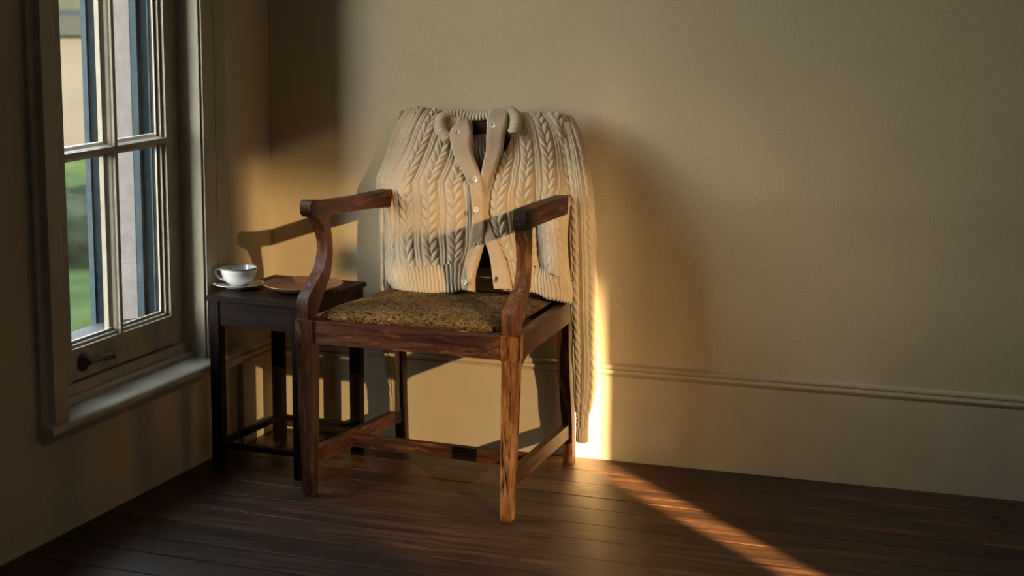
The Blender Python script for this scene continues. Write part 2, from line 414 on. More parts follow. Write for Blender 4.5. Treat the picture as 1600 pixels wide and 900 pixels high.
MBASE = simple('baseboard_paint', (0.47, 0.385, 0.255), 0.6, noise=0.05, scale=9, bump=0.15, bscale=150, spec=0.3)

# ------------------------------------------------------------------ the room
def st(o): o['kind'] = 'structure'; return o
ZC = 2.9
st(box('wall_back', -0.27, 4.75, 0.0, 0.15, -0.05, ZC, MW))
st(boxes('wall_left', [(-0.27, 0, -0.375, 0.0, -0.05, ZC), (-0.27, 0, -6.15, -1.03, -0.05, ZC),
                       (-0.27, 0, -1.03, -0.375, -0.05, 0.238), (-0.27, 0, -1.03, -0.375, 2.2, ZC)], MW))
W2A, W2B = -5.06, -2.75
st(boxes('wall_right', [(4.6, 4.75, W2B, 0.0, -0.05, ZC), (4.6, 4.75, -6.15, W2A, -0.05, ZC),
                        (4.6, 4.75, W2A, W2B, -0.05, 0.35), (4.6, 4.75, W2A, W2B, 2.65, ZC)], MDARKWALL))
st(box('wall_front', 0.0, 4.6, -6.15, -6.0, -0.05, ZC, MDARKWALL))
st(box('ceiling', -0.27, 4.75, -6.15, 0.15, ZC, ZC + 0.1, MCEIL))

floor = st(box('floor', -0.27, 4.75, -6.15, 0.15, -0.09, -0.022, MSUB, loc=(0, 0, 0)))
edges = [0.13, 0.0, -0.1225, -0.231, -0.339, -0.430, -0.543, -0.651, -0.772, -0.892]
while edges[-1] > -6.2: edges.append(edges[-1] - R.uniform(0.105, 0.125))
SL = -0.044
for k in range(len(edges) - 1):
    ya, yb = edges[k + 1] + 0.0014, edges[k] - 0.0014
    yo = lambda x, y: y + SL * (x - 0.85)
    bm = bmesh.new()
    dz = R.uniform(-0.0006, 0.0003); b_ = 0.0006; tl = R.uniform(-0.0003, 0.0003)
    cuts = [-0.05, 4.65]
    lo, hi = [], []
    for x in cuts:
        lo.append([bm.verts.new((x, yo(x, ya), -0.022)), bm.verts.new((x, yo(x, yb), -0.022))])
        hi.append([bm.verts.new(p) for p in ((x, yo(x, ya), -b_ + dz), (x, yo(x, ya) + b_, dz - tl), (x, yo(x, yb) - b_, dz + tl), (x, yo(x, yb), -b_ + dz))])
    ring = lambda i: [lo[i][0], *hi[i], lo[i][1]]
    A, B = ring(0), ring(1)
    for i in range(6): bm.faces.new((A[i], A[(i + 1) % 6], B[(i + 1) % 6], B[i]))
    bm.faces.new(A); bm.faces.new(B[::-1])
    from_bm('plank', bm, MFLOOR, floor)

bb = [(0.0, 0.0), (-0.014, 0.0), (-0.014, 0.2225), (-0.008, 0.2245), (-0.008, 0.228), (-0.0165, 0.2295), (-0.018, 0.234), (-0.0165, 0.2395), (-0.009, 0.2405), (-0.009, 0.2435), (-0.013, 0.245), (-0.0125, 0.250), (-0.004, 0.254), (0.0, 0.254)]
st(prism('baseboard_back', bb, 'x', 0.0, 4.6, MBASE))
st(prism('baseboard_left', [(-y, z) for y, z in bb], 'y', -0.205, -0.002, MBASE))

# ---- the sash window on the left
win = st(empty('window_1', (-0.06, -0.66, 0.24)))
GY0, GY1, GZ0 = -0.885, -0.44, 0.385
PH = 0.445
box('stile', -0.10, -0.06, -0.945, GY0, 0.30, 2.19, MSASH, win, 0.002)
box('stile', -0.10, -0.06, GY1, -0.381, 0.30, 2.19, MSASH, win, 0.002)
box('bottom_rail', -0.10, -0.0605, GY0, GY1, 0.312, GZ0, MSASH, win, 0.002)
ZT = GZ0 + 4 * PH
box('top_rail', -0.10, -0.0605, GY0, GY1, ZT, 2.19, MSASH, win, 0.002)
ym = -0.669
def bar(lo, hi, vertical, c, nm):
    prof = [(-0.017, -0.098), (0.017, -0.098), (0.017, -0.086), (0.013, -0.082), (0.0095, -0.078), (0.0085, -0.070), (0.0065, -0.066), (0.0065, -0.0605), (-0.0065, -0.0605), (-0.0065, -0.066), (-0.0085, -0.070), (-0.0095, -0.078), (-0.013, -0.082), (-0.017, -0.086)]
    if vertical: prism(nm, [(x, c + t) for t, x in prof], 'z', lo, hi, MSASH, win)
    else: prism(nm, [(x, c + t) for t, x in prof], 'y', lo, hi, MSASH, win)
bar(GZ0, ZT, True, ym, 'glazing_bar')
for k in range(1, 4):
    bar(GY0, ym - 0.004, False, GZ0 + k * PH - 0.002, 'glazing_bar')
    bar(ym + 0.004, GY1, False, GZ0 + k * PH - 0.002, 'glazing_bar')
# beads round the glass
for (a, b_, c, d) in ((GY0, GY0 + 0.016, GZ0, ZT), (GY1 - 0.016, GY1, GZ0, ZT), (GY0, GY1, GZ0, GZ0 + 0.014), (GY0, GY1, ZT - 0.014, ZT)):
    boxes('glazing_bead', [(-0.0835, -0.079, a, b_, c, d)], MSASH, win)
for (a, b_, c, d) in ((GY0, GY0 + 0.008, GZ0, ZT), (GY1 - 0.008, GY1, GZ0, ZT), (GY0, GY1, GZ0, GZ0 + 0.007), (GY0, GY1, ZT - 0.007, ZT)):
    boxes('glazing_bead', [(-0.0795, -0.070, a, b_, c, d)], MTRIM, win)
for k in range(4):
    for (a, b_) in ((GY0 + 0.014, ym - 0.006), (ym + 0.006, GY1 - 0.014)):
        box('pane', -0.0865, -0.0835, a, b_, GZ0 + k * PH + 0.005, GZ0 + (k + 1) * PH - 0.007, MGLASS, win)
boxes('outer_sash_face', [(-0.104, -0.100, GY0 - 0.06, GY0 + 0.004, 0.30, 2.19), (-0.104, -0.100, GY1 - 0.004, GY1 + 0.06, 0.30, 2.19), (-0.104, -0.100, GY0, GY1, 0.312, GZ0 + 0.004)], MBLUE, win)
boxes('outer_sash_face', [(-0.100, -0.087, GY0 - 0.001, GY0 + 0.0015, GZ0, ZT), (-0.100, -0.087, GY1 - 0.0015, GY1 + 0.001, GZ0, ZT), (-0.100, -0.087, GY0, GY1, GZ0 - 0.001, GZ0 + 0.0015)], MBSILL, win)
# frame the sash sits in
boxes('frame_lining', [(-0.099, -0.068, -1.03, -0.946, 0.238, 2.2), (-0.099, -0.066, -0.380, -0.3735, 0.238, 2.2), (-0.099, -0.060, -1.03, -0.375, 2.192, 2.21)], MTRIM, win, 0.001)
box('jamb_lining', -0.064, 0.0, -0.3775, -0.3740, 0.262, 2.2, MTRIM, win)
box('jamb_lining', -0.064, 0.0, -1.034, -1.029, 0.262, 2.2, MTRIM, win)
prism('frame_step', [(-0.099, 0.238), (-0.034, 0.238), (-0.034, 0.278), (-0.038, 0.284), (-0.050, 0.286), (-0.050, 0.302), (-0.054, 0.308), (-0.099, 0.308)], 'y', -1.03, -0.377, MTRIM, win, 0.0015)
sill = [(-0.06, 0.236), (0.022, 0.236), (0.034, 0.240), (0.040, 0.247), (0.042, 0.254), (0.039, 0.262), (0.031, 0.267), (-0.06, 0.271)]
prism('sill', sill, 'y', -1.118, -0.206, MTRIM, win, 0.003)
prism('sill_return', [(0.0, 0.221), (0.018, 0.224), (0.024, 0.236), (0.0, 0.236)], 'y', -1.105, -0.212, MTRIM, win)
# architraves: three flat fillets on the side by the corner, a bold one on the other
box('architrave', 0.0, 0.0065, -0.372, -0.3125, 0.268, 2.3, MTRIM, win, 0.002)
box('architrave', 0.0, 0.0060, -0.3095, -0.2605, 0.268, 2.3, MTRIM, win, 0.002)
box('architrave', 0.0, 0.0045, -0.2585, -0.2470, 0.268, 2.3, MTRIM, win, 0.0015)
prism('architrave', [(0.0, -1.116), (0.012, -1.116), (0.016, -1.108), (0.016, -1.098), (0.030, -1.093), (0.030, -1.040), (0.026, -1.034), (0.0, -1.034)], 'z', 0.268, 2.3, MTRIM, win, 0.002)
box('architrave', 0.0, 0.028, -1.116, -0.247, 2.3, 2.4, MTRIM, win, 0.003)
# lever handle
lathe('handle_rose', [(0, 0), (0.0205, 0), (0.0215, 0.003), (0.019, 0.006), (0.014, 0.007), (0.012, 0.010), (0.0085, 0.012), (0.0065, 0.019), (0, 0.019)], (-0.0602, -0.842, 0.349), MIRON, win, 40, (1, 0, 0))
tube('handle_lever', [(-0.043, -0.842, 0.349), (-0.040, -0.825, 0.349), (-0.039, -0.79, 0.3485), (-0.038, -0.752, 0.347), (-0.038, -0.742, 0.3465)], [0.0065, 0.0055, 0.005, 0.0058, 0.0078, 0.0075, 0.004], MIRON, win, 14, 30)
# outer reveal seen through the panes: stepped painted timber, then stone
for s, y0 in ((1, -0.375), (-1, -1.03)):
    def rv(nm, xa, xb, depth, mat): box(nm, xa, xb, min(y0, y0 - s * depth), max(y0, y0 - s * depth), 0.30, 2.2, mat, win, 0.001)
    rv('outer_bead', -0.112, -0.100, 0.024, MBLUE)
    rv('outer_lining', -0.161, -0.112, 0.012, MBLUED)
    rv('outer_stop', -0.180, -0.161, 0.024, MBLUE)
    rv('reveal_stone', -0.262, -0.180, 0.025, MSTONE)
    rv('outer_edge', -0.279, -0.262, 0.027, MPEEL)
    rv('shutter_post', -0.302, -0.279, 0.024, MBLUED)
    rv('shutter_post', -0.317, -0.302, 0.030, MBLUE)
prism('outer_sill', [(-0.101, 0.238), (-0.101, 0.378), (-0.29, 0.345), (-0.29, 0.300), (-0.27, 0.238)], 'y', -1.03, -0.375, MBSILL, win, 0.002)

# ---- the window across the room that lets the low sun in (out of the frame)
w2 = st(empty('window_2', (4.66, -3.82, 0.35)))
boxes('window_frame', [(4.62, 4.68, W2A - 0.03, W2A, 0.33, 2.65), (4.62, 4.68, W2B, W2B + 0.03, 0.33, 2.65), (4.62, 4.68, W2A, W2B, 0.31, 0.35), (4.62, 4.68, W2A, W2B, 2.65, 2.69)], MSASH, w2)
def gobo(y0, y1, mat):  # unseen sheets added across the opening to shape the sunbeam
    bm = bmesh.new(); bm.faces.new([bm.verts.new(p) for p in ((4.61, y0, 0.35), (4.61, y0, 2.65), (4.61, y1, 2.65), (4.61, y1, 0.35))])
    from_bm('gobo_sheet', bm, mat, w2, recalc=False)
gobo(-4.879, -4.797, MGOBO2); gobo(-4.797, -3.834, MGOBO); gobo(-3.834, -3.730, MGOBOS); gobo(-3.730, W2B, MGOBOR)
box('sun_block_panel', 4.604, 4.618, W2A - 0.01, -4.879, 0.34, 2.66, MDARKWALL, w2, 0.002)  # added opaque panel, out of view, cutting the sunbeam off at one side
# added opaque strip, unseen, that casts a dark band on the cardigan
prism('shade_strip', [(-4.47, 2.195), (-4.22, 2.105), (-4.22, 2.185), (-4.47, 2.28)], 'x', 4.596, 4.602, MBLOCK, w2)

# ---- the garden
def blob_wall(name, p0, p1, h, thick, mat, label, cat, base=-0.5, seed=1, amp=0.18, n=60, m=14):
    """a clipped or loose mass of leaves: a rounded bank with an uneven surface"""
    rg = np.random.default_rng(seed); p0 = np.array(p0); p1 = np.array(p1); d = p1 - p0; L_ = np.linalg.norm(d); d = d / L_; nrm = np.array((-d[1], d[0]))
    vs_, fs = [], []
    for i in range(n):
        s = L_ * i / (n - 1); q = min(1, 6 * min(i, n - 1 - i) / (n - 1) + 0.05)
        for j in range(m):
            t = math.pi * j / (m - 1)
            w = (math.cos(t)) * thick * (0.6 + 0.4 * q) * abs(math.cos(t))**-0.4 if abs(math.cos(t)) > 1e-3 else 0
            hh = h * (max(0.0, math.sin(t)) ** 0.55) * (0.7 + 0.3 * q) * (1 + rg.normal() * amp * 0.35)
            c = p0 + d * s + nrm * (w + rg.normal() * amp * thick * 0.5)
            vs_.append((c[0], c[1], base + max(0, hh) - 0.02))
    for i in range(n - 1):
        for j in range(m - 1):
            fs.append((i * m + j, (i + 1) * m + j, (i + 1) * m + j + 1, i * m + j + 1))
    me = bpy.data.meshes.new(name); me.from_pydata(vs_, [], fs)
    c = (p0 + p1) / 2
    o = link(name, me, mat, None, True, (c[0], c[1], base)); tag(o, label, cat); return o
MGRASS = simple('lawn_grass', (0.018, 0.026, 0.010), 0.95, noise=0.25, scale=3, bump=0.5, bscale=60, spec=0.0)
MLEAF = simple('hedge_leaf', (0.011, 0.014, 0.009), 0.9, noise=0.5, scale=7, spec=0.0)
MTREE = simple('tree_leaf', (0.0135, 0.016, 0.0142), 0.9, noise=0.3, scale=2.5, spec=0.0)
MCREAM = simple('cream_render', (0.027, 0.0265, 0.026), 0.9, noise=0.08, scale=3, spec=0.0)
MROOF = simple('slate_roof', (0.010, 0.012, 0.012), 0.9, noise=0.2, spec=0.0)
o = box('lawn', -60, -0.27, -30, 60, -0.60, -0.5, MGRASS, loc=(-8, 8, -0.5)); tag(o, 'green lawn seen through the left lower window pane', 'lawn', kind='structure')
vd = np.array((-0.544, 0.839)); vn = np.array((0.839, 0.544)); c0 = np.array((2.227, -4.334))
p = c0 + vd * 11.2
blob_wall('hedge', p - vn * 4, p + vn * 5, 0.42, 0.5, MLEAF, 'dark grey-green hedge behind the lawn, through the left lower pane', 'hedge', seed=3)
# low cream garden house with a dark slate roof
p = c0 + vd * 17.5
hs = empty('garden_house', (p[0], p[1], -0.5)); tag(hs, 'blurred cream garden house beyond the hedge outside the window', 'building')
def obox(nm, u0, u1, d0, d1, z0, z1, mat):
    bm = bmesh.new(); add_box(bm, u0, u1, d0, d1, z0, z1)
    for v in bm.verts:
        q = p + vn * v.co.x + vd * v.co.y; v.co.x, v.co.y = q[0], q[1]
    return from_bm(nm, bm, mat, hs)
obox('wall', -1.2, 1.6, 0, 2.2, -0.5, 0.62, MCREAM); obox('roof', -1.35, 1.75, -0.12, 2.3, 0.62, 0.80, MROOF)
obox('window_opening', 0.9, 1.25, -0.03, 0.05, 0.0, 0.42, MBLUED); obox('door', 0.2, 0.6, -0.03, 0.05, -0.5, 0.40, MBLUED)
p = c0 + vd * 27
blob_wall('tree_bank', p - vn * 10, p + vn * 10, 4.5, 2.0, MTREE, 'blurred grey-green trees at the far end of the garden, top of the left upper pane', 'trees', seed=9, amp=0.25)['kind'] = 'stuff'

blob_wall('sky_block_bank', (15.0, -30.0), (15.0, 6.0), 4.2, 1.2, MLEAF, 'unseen leafy bank added to block low sky outside the far window', 'hedge', seed=21)  # added out of view to keep most sky fill out of the room

# ------------------------------------------------------------------ armchair
chair = tag(empty('armchair', (0.64, -0.33, 0.0)), 'worn brown wooden armchair with a gold-brown patterned seat, draped with a cream cardigan', 'chair')

def leg(pts, mat, nm='leg'):
    """square leg through (x, y, z, width)"""
    return loft(nm, [rect_ring(x, y, z, w, w) for x, y, z, w in pts], mat, chair, bevel=0.004)
lg = leg([(0.3855, -0.570, 0.0, 0.026), (0.3855, -0.571, 0.02, 0.028), (0.3850, -0.572, 0.21, 0.037), (0.3850, -0.5725, 0.374, 0.041), (0.3850, -0.5725, 0.378, 0.046), (0.3850, -0.5725, 0.4345, 0.046)], MWZ)
lg = leg([(0.8965, -0.591, 0.0, 0.024), (0.8968, -0.591, 0.02, 0.027), (0.9000, -0.588, 0.21, 0.033), (0.9025, -0.586, 0.374, 0.036), (0.9035, -0.587, 0.378, 0.0415), (0.9040, -0.587, 0.4345, 0.0415)], MWORN)
tag(lg, 'front leg with the varnish worn through to golden wood')
for s, xb, xm, xt in ((-1, 0.4125, 0.415, 0.447), (1, 0.8775, 0.8735, 0.838)):
    pts = catmull([(xb, -0.066, 0.0, 0.026), (xb, -0.078, 0.12, 0.028), (xm, -0.098, 0.28, 0.032), (xm, -0.106, 0.40, 0.033), (xm, -0.104, 0.47, 0.033), (xm * 0.6 + xt * 0.4, -0.088, 0.65, 0.030), (xt, -0.056, 0.868, 0.026)], 14)
    leg([tuple(p) for p in pts], MWZ, 'rear_leg_post')

def rail(nm, A, B, w, z0, z1, mat, bevel=0.002):
    """board between two floor points, w thick"""
    a = Vector((A[0], A[1], 0)); b = Vector((B[0], B[1], 0)); d = (b - a).normalized(); n = Vector((-d.y, d.x, 0)) * w / 2
    za0, zb0 = z0 if isinstance(z0, tuple) else (z0, z0); za1, zb1 = z1 if isinstance(z1, tuple) else (z1, z1)
    R0_ = [a - n + Vector((0, 0, za0)), a + n + Vector((0, 0, za0)), a + n + Vector((0, 0, za1)), a - n + Vector((0, 0, za1))]
    R1_ = [b - n + Vector((0, 0, zb0)), b + n + Vector((0, 0, zb0)), b + n + Vector((0, 0, zb1)), b - n + Vector((0, 0, zb1))]
    return loft(nm, [[tuple(p) for p in R0_], [tuple(p) for p in R1_]], mat, chair, bevel=bevel)
rail('front_rail', (0.398, -0.580), (0.890, -0.592), 0.024, 0.379, 0.4325, MWX, 0.003)
rail('side_rail', (0.380, -0.560), (0.412, -0.105), 0.024, 0.377, 0.431, MWY)
rail('side_rail', (0.909, -0.575), (0.8785, -0.105), 0.024, 0.377, 0.431, MWY)
rail('rear_rail', (0.425, -0.106), (0.865, -0.106), 0.022, 0.377, 0.431, MWX)
# corner bracket below the side rail by the worn leg
prism('corner_bracket', [(-0.570, 0.378), (-0.570, 0.352), (-0.560, 0.360), (-0.545, 0.369), (-0.520, 0.378)], 'x', 0.899, 0.919, MWY, chair, 0.001)
rail('side_stretcher', (0.3865, -0.560), (0.4125, -0.085), 0.019, (0.075, 0.072), (0.113, 0.107), MWY)
rail('side_stretcher', (0.8995, -0.575), (0.876, -0.085), 0.019, (0.078, 0.070), (0.114, 0.106), MWY)
rail('cross_stretcher', (0.404, -0.375), (0.882, -0.405), 0.020, 0.076, 0.108, MWX)
# back: top rail, lower rail, three slats (behind the cardigan)
rail('top_rail', (0.447, -0.058), (0.838, -0.058), 0.022, 0.836, 0.868, MWX, 0.004)
rail('lower_back_rail', (0.428, -0.098), (0.862, -0.098), 0.020, 0.500, 0.535, MWX)
for xs in (0.53, 0.64, 0.75):
    loft('back_slat', [[(xs - 0.02, -0.104, 0.53), (xs + 0.02, -0.104, 0.53), (xs + 0.02, -0.092, 0.53), (xs - 0.02, -0.092, 0.53)],
                       [(xs - 0.02, -0.063, 0.846), (xs + 0.02, -0.063, 0.846), (xs + 0.02, -0.053, 0.846), (xs - 0.02, -0.053, 0.846)]], MWZ, chair, bevel=0.002)

def support(front, rear, x0, x1, mat):
    F = catmull(front, 30); B = catmull(rear, 30)
    rings = [[(x0, f[0], f[1]), (x1, f[0], f[1]), (x1, b[0], b[1]), (x0, b[0], b[1])] for f, b in zip(F, B)]
    return loft('arm_support', rings, mat, chair, bevel=0.003)
support([(-0.588, 0.432), (-0.589, 0.480), (-0.545, 0.513), (-0.498, 0.544), (-0.479, 0.581), (-0.482, 0.614), (-0.508, 0.652), (-0.540, 0.678)],
        [(-0.545, 0.432), (-0.516, 0.466), (-0.486, 0.497), (-0.463, 0.520), (-0.450, 0.557), (-0.449, 0.601), (-0.458, 0.640), (-0.464, 0.674)], 0.366, 0.394, MWZ)
support([(-0.602, 0.432), (-0.604, 0.484), (-0.566, 0.511), (-0.524, 0.538), (-0.507, 0.576), (-0.508, 0.614), (-0.517, 0.652), (-0.524, 0.675)],
        [(-0.566, 0.432), (-0.541, 0.456), (-0.517, 0.490), (-0.493, 0.530), (-0.484, 0.565), (-0.481, 0.611), (-0.481, 0.645), (-0.480, 0.675)], 0.884, 0.914, MWORNP)
def arm(rings, mat):
    r = [[(xc - w / 2, y, z0), (xc + w / 2, y, z0), (xc + w / 2, y, z1), (xc - w / 2, y, z1)] for y, xc, w, z0, z1 in rings]
    return loft('arm_rest', r, mat, chair, bevel=0.0045, seg=3)
arm([(-0.568, 0.380, 0.026, 0.690, 0.703), (-0.562, 0.380, 0.030, 0.681, 0.711), (-0.548, 0.380, 0.032, 0.673, 0.714), (-0.52, 0.380, 0.032, 0.669, 0.710), (-0.45, 0.382, 0.031, 0.668, 0.702), (-0.30, 0.390, 0.031, 0.661, 0.695), (-0.19, 0.398, 0.032, 0.653, 0.694), (-0.09, 0.406, 0.032, 0.648, 0.693)], MWY)
arm([(-0.530, 0.899, 0.030, 0.668, 0.709), (-0.526, 0.899, 0.032, 0.666, 0.713), (-0.40, 0.896, 0.032, 0.666, 0.712), (-0.30, 0.892, 0.032, 0.664, 0.709), (-0.19, 0.888, 0.032, 0.661, 0.706), (-0.10, 0.868, 0.030, 0.656, 0.700)], MWY)

# drop-in seat
def seat_mesh():
    nu, nv = 110, 110
    u = np.linspace(-1, 1, nu); v = np.linspace(-1, 1, nv); U, V = np.meshgrid(u, v, indexing='ij')
    # squash the square grid into a rounded square
    k = 0.06
    Ux = U * (1 - k * np.abs(V)**6 * np.abs(U)**3); Vy = V * (1 - k * np.abs(U)**6 * np.abs(V)**3)
    yv = -0.341 + Vy * 0.243
    half = 0.241 - 0.012 * (Vy + 1) / 2
    x = 0.6385 - 0.002 * Vy + Ux * half
    e = np.clip(1 - np.abs(U)**9, 0, 1)**0.5 * np.clip(1 - np.abs(V)**9, 0, 1)**0.5
    fr = np.clip((0.45 - V) / 1.1, 0, 1); fr = fr * fr * (3 - 2 * fr)          # plumper towards the front edge
    z = 0.4315 + (0.013 + 0.0135 * fr) * e + 0.004 * (1 - U**2) * (1 - V**2)
    z = z + NR.normal(size=z.shape) * 0.0004 * e
    # the underside tucks in above the rails
    rim = (np.abs(U) > 0.9999) | (np.abs(V) > 0.9999)
    x = np.where(rim, 0.6385 + (x - 0.6385) * 0.957, x); yv = np.where(rim, -0.341 + (yv + 0.341) * 0.955, yv); z = np.where(rim, 0.4328, np.maximum(z, 0.4385))
    vs_ = np.stack([x, yv, z], -1).reshape(-1, 3)
    idx = np.arange(nu * nv).reshape(nu, nv)
    f = np.stack([idx[:-1, :-1], idx[1:, :-1], idx[1:, 1:], idx[:-1, 1:]], -1).reshape(-1, 4)
    me = bpy.data.meshes.new('seat'); me.from_pydata(vs_.tolist(), [], f.tolist()); return me
link('seat', seat_mesh(), MSEAT, chair, True)

# ------------------------------------------------------------------ side table with cup, saucer and dish
TH = math.radians(-3.0); E1 = np.array((math.cos(TH), math.sin(TH))); E2 = np.array((-math.sin(TH), math.cos(TH)))
T0 = np.array((0.049, -0.463)); TA, TB, TZ = 0.276, 0.345, 0.448
tc_ = T0 + E1 * TA / 2 + E2 * TB / 2
table = empty('side_table', (tc_[0], tc_[1], 0)); table.rotation_euler = (0, 0, TH)
tag(table, 'small dark mahogany side table in the corner behind the armchair', 'table')
def tpart(nm, x0, x1, y0, y1, z0, z1, mat, bevel=0.0015):
    """box in the table's own axes, measured from its near corner"""
    bm = bmesh.new(); add_box(bm, x0 - TA / 2, x1 - TA / 2, y0 - TB / 2, y1 - TB / 2, z0, z1)
    bmesh.ops.bevel(bm, geom=bm.edges[:], offset=bevel, segments=2, affect='EDGES')
    me = bpy.data.meshes.new(nm); bm.to_mesh(me); bm.free()
    o = bpy.data.objects.new(nm, me); COL.objects.link(o); me.materials.append(mat); o.parent = table; return o
tpart('table_top', 0, TA, 0, TB, TZ - 0.013, TZ, MTAB_X, 0.003)
LW_, OV = 0.029, 0.007
for lx in (OV, TA - OV - LW_):
    for ly in (OV, TB - OV - LW_): tpart('leg', lx, lx + LW_, ly, ly + LW_, 0.0, TZ - 0.012, MTAB_Z, 0.002)
i0, i1, j0, j1 = OV + LW_ - 0.002, TA - OV - LW_ + 0.002, OV + LW_ - 0.002, TB - OV - LW_ + 0.002
for (a, b_, c, d) in ((i0, i1, OV + 0.003, OV + 0.021), (i0, i1, TB - OV - 0.021, TB - OV - 0.003), (OV + 0.003, OV + 0.021, j0, j1), (TA - OV - 0.021, TA - OV - 0.003, j0, j1)):
    tpart('apron', a, b_, c, d, 0.372, TZ - 0.012, MTAB_X)
    w = 0.004
    tpart('stretcher', a, b_, c + (w if c < d - 0.1 else 0) * 0 + 0.001, d - 0.001, 0.058, 0.073, MTAB_X)

cs = np.array((0.072, -0.325))
saucer = lathe('saucer', [(0, 0.0025), (0.030, 0.0025), (0.031, 0.0), (0.034, 0.0), (0.035, 0.003), (0.050, 0.0058), (0.0650, 0.0105), (0.0660, 0.0113), (0.0650, 0.0119), (0.050, 0.0080), (0.036, 0.0060), (0.028, 0.0050), (0, 0.0050)],
               (cs[0], cs[1], TZ + 0.0002), MCHINA, None, 64, None, (cs[0], cs[1], TZ)); tag(saucer, 'white china saucer under the teacup on the dark side table', 'saucer')
cup = empty('teacup', (cs[0], cs[1], TZ + 0.0054)); tag(cup, 'white china teacup with a thin dark rim line, on the saucer by the window', 'cup')
zc = TZ + 0.0054
lathe('bowl', [(0, 0.003), (0.018, 0.003), (0.0185, 0.0), (0.022, 0.0), (0.022, 0.0035), (0.030, 0.0065), (0.0372, 0.0135), (0.0418, 0.0225), (0.0446, 0.0335), (0.0468, 0.0455), (0.0463, 0.0467), (0.0452, 0.0455), (0.0430, 0.0335), (0.0402, 0.0230), (0.0355, 0.0145), (0.028, 0.0085), (0, 0.006)], (cs[0], cs[1], zc), MCHINA, cup, 64)
lathe('rim_line', [(0.0461, 0.0430), (0.0468, 0.0436), (0.0472, 0.0456), (0.0464, 0.0471), (0.0452, 0.0466)], (cs[0], cs[1], zc), MRIM, cup, 64)
hd = np.array((-0.96, -0.28)); hd = hd / np.linalg.norm(hd)
hp = [(0.0415, 0.0365), (0.050, 0.0405), (0.0585, 0.0385), (0.0605, 0.030), (0.055, 0.0215), (0.046, 0.0155), (0.0355, 0.0125)]
tube('handle', [(cs[0] + hd[0] * r, cs[1] + hd[1] * r, zc + h) for r, h in hp], [0.0032, 0.0032, 0.0034, 0.0034, 0.003, 0.0028, 0.0028], MCHINA, cup, 12, 40)
pc = np.array((0.243, -0.305))
dish = lathe('dish', [(0, 0.001), (0.052, 0.001), (0.053, 0.0), (0.057, 0.0), (0.066, 0.003), (0.088, 0.010), (0.0995, 0.0168), (0.1015, 0.0190), (0.0995, 0.0196), (0.094, 0.0175), (0.078, 0.0105), (0.060, 0.0065), (0, 0.0055)],
             (pc[0], pc[1], TZ + 0.0002), MPLATE, None, 72, None, (pc[0], pc[1], TZ)); tag(dish, 'shallow round brown wooden dish on the side table', 'dish')

# ------------------------------------------------------------------ cardigan
cardi = tag(empty('cardigan', (0.64, -0.12, 0.45)), 'cream cable-knit wool cardigan buttoned over the back of the armchair', 'cardigan')
LP = [[(0.4018, -0.02, 0.8778), (0.4233, -0.045, 0.8919), (0.4578, -0.055, 0.8969), (0.4845, -0.055, 0.8978), (0.5075, -0.055, 0.8952), (0.5322, -0.055, 0.8894)], [(0.3799, -0.02, 0.832), (0.4082, -0.065, 0.8516), (0.4565, -0.095, 0.8621), (0.4907, -0.105, 0.8673), (0.5243, -0.11, 0.8656), (0.5557, -0.11, 0.8536)], [(0.3514, -0.01, 0.7679), (0.389, -0.08, 0.7793), (0.4525, -0.12, 0.7888), (0.4972, -0.13, 0.7947), (0.5447, -0.135, 0.7906), (0.5932, -0.135, 0.7795)], [(0.3438, -0.04, 0.6896), (0.3688, -0.105, 0.7063), (0.4453, -0.15, 0.7146), (0.5072, -0.155, 0.7195), (0.5702, -0.16, 0.7212), (0.6423, -0.155, 0.7191)], [(0.3764, -0.07, 0.6239), (0.3949, -0.125, 0.635), (0.458, -0.16, 0.6425), (0.5166, -0.17, 0.6467), (0.5792, -0.17, 0.6499), (0.6531, -0.165, 0.6529)], [(0.3844, -0.09, 0.5343), (0.4022, -0.135, 0.5452), (0.4653, -0.17, 0.5538), (0.5239, -0.18, 0.5585), (0.5866, -0.18, 0.5621), (0.6548, -0.178, 0.5689)], [(0.3883, -0.1, 0.4702), (0.4119, -0.15, 0.4862), (0.4757, -0.187, 0.5025), (0.5334, -0.195, 0.5105), (0.5913, -0.192, 0.5168), (0.6415, -0.188, 0.5257)]]
LH = [[(0.3883, -0.1, 0.4702), (0.4119, -0.15, 0.4862), (0.4757, -0.187, 0.5025), (0.5334, -0.195, 0.5105), (0.5913, -0.192, 0.5168), (0.6415, -0.188, 0.5257)], [(0.3961, -0.11, 0.4486), (0.4245, -0.163, 0.4623), (0.4851, -0.197, 0.475), (0.5383, -0.203, 0.4793), (0.5944, -0.2, 0.4856), (0.6373, -0.195, 0.494)], [(0.4137, -0.13, 0.4395), (0.4473, -0.175, 0.4424), (0.4979, -0.207, 0.4494), (0.5476, -0.213, 0.4487), (0.5992, -0.212, 0.4552), (0.637, -0.203, 0.4643)]]
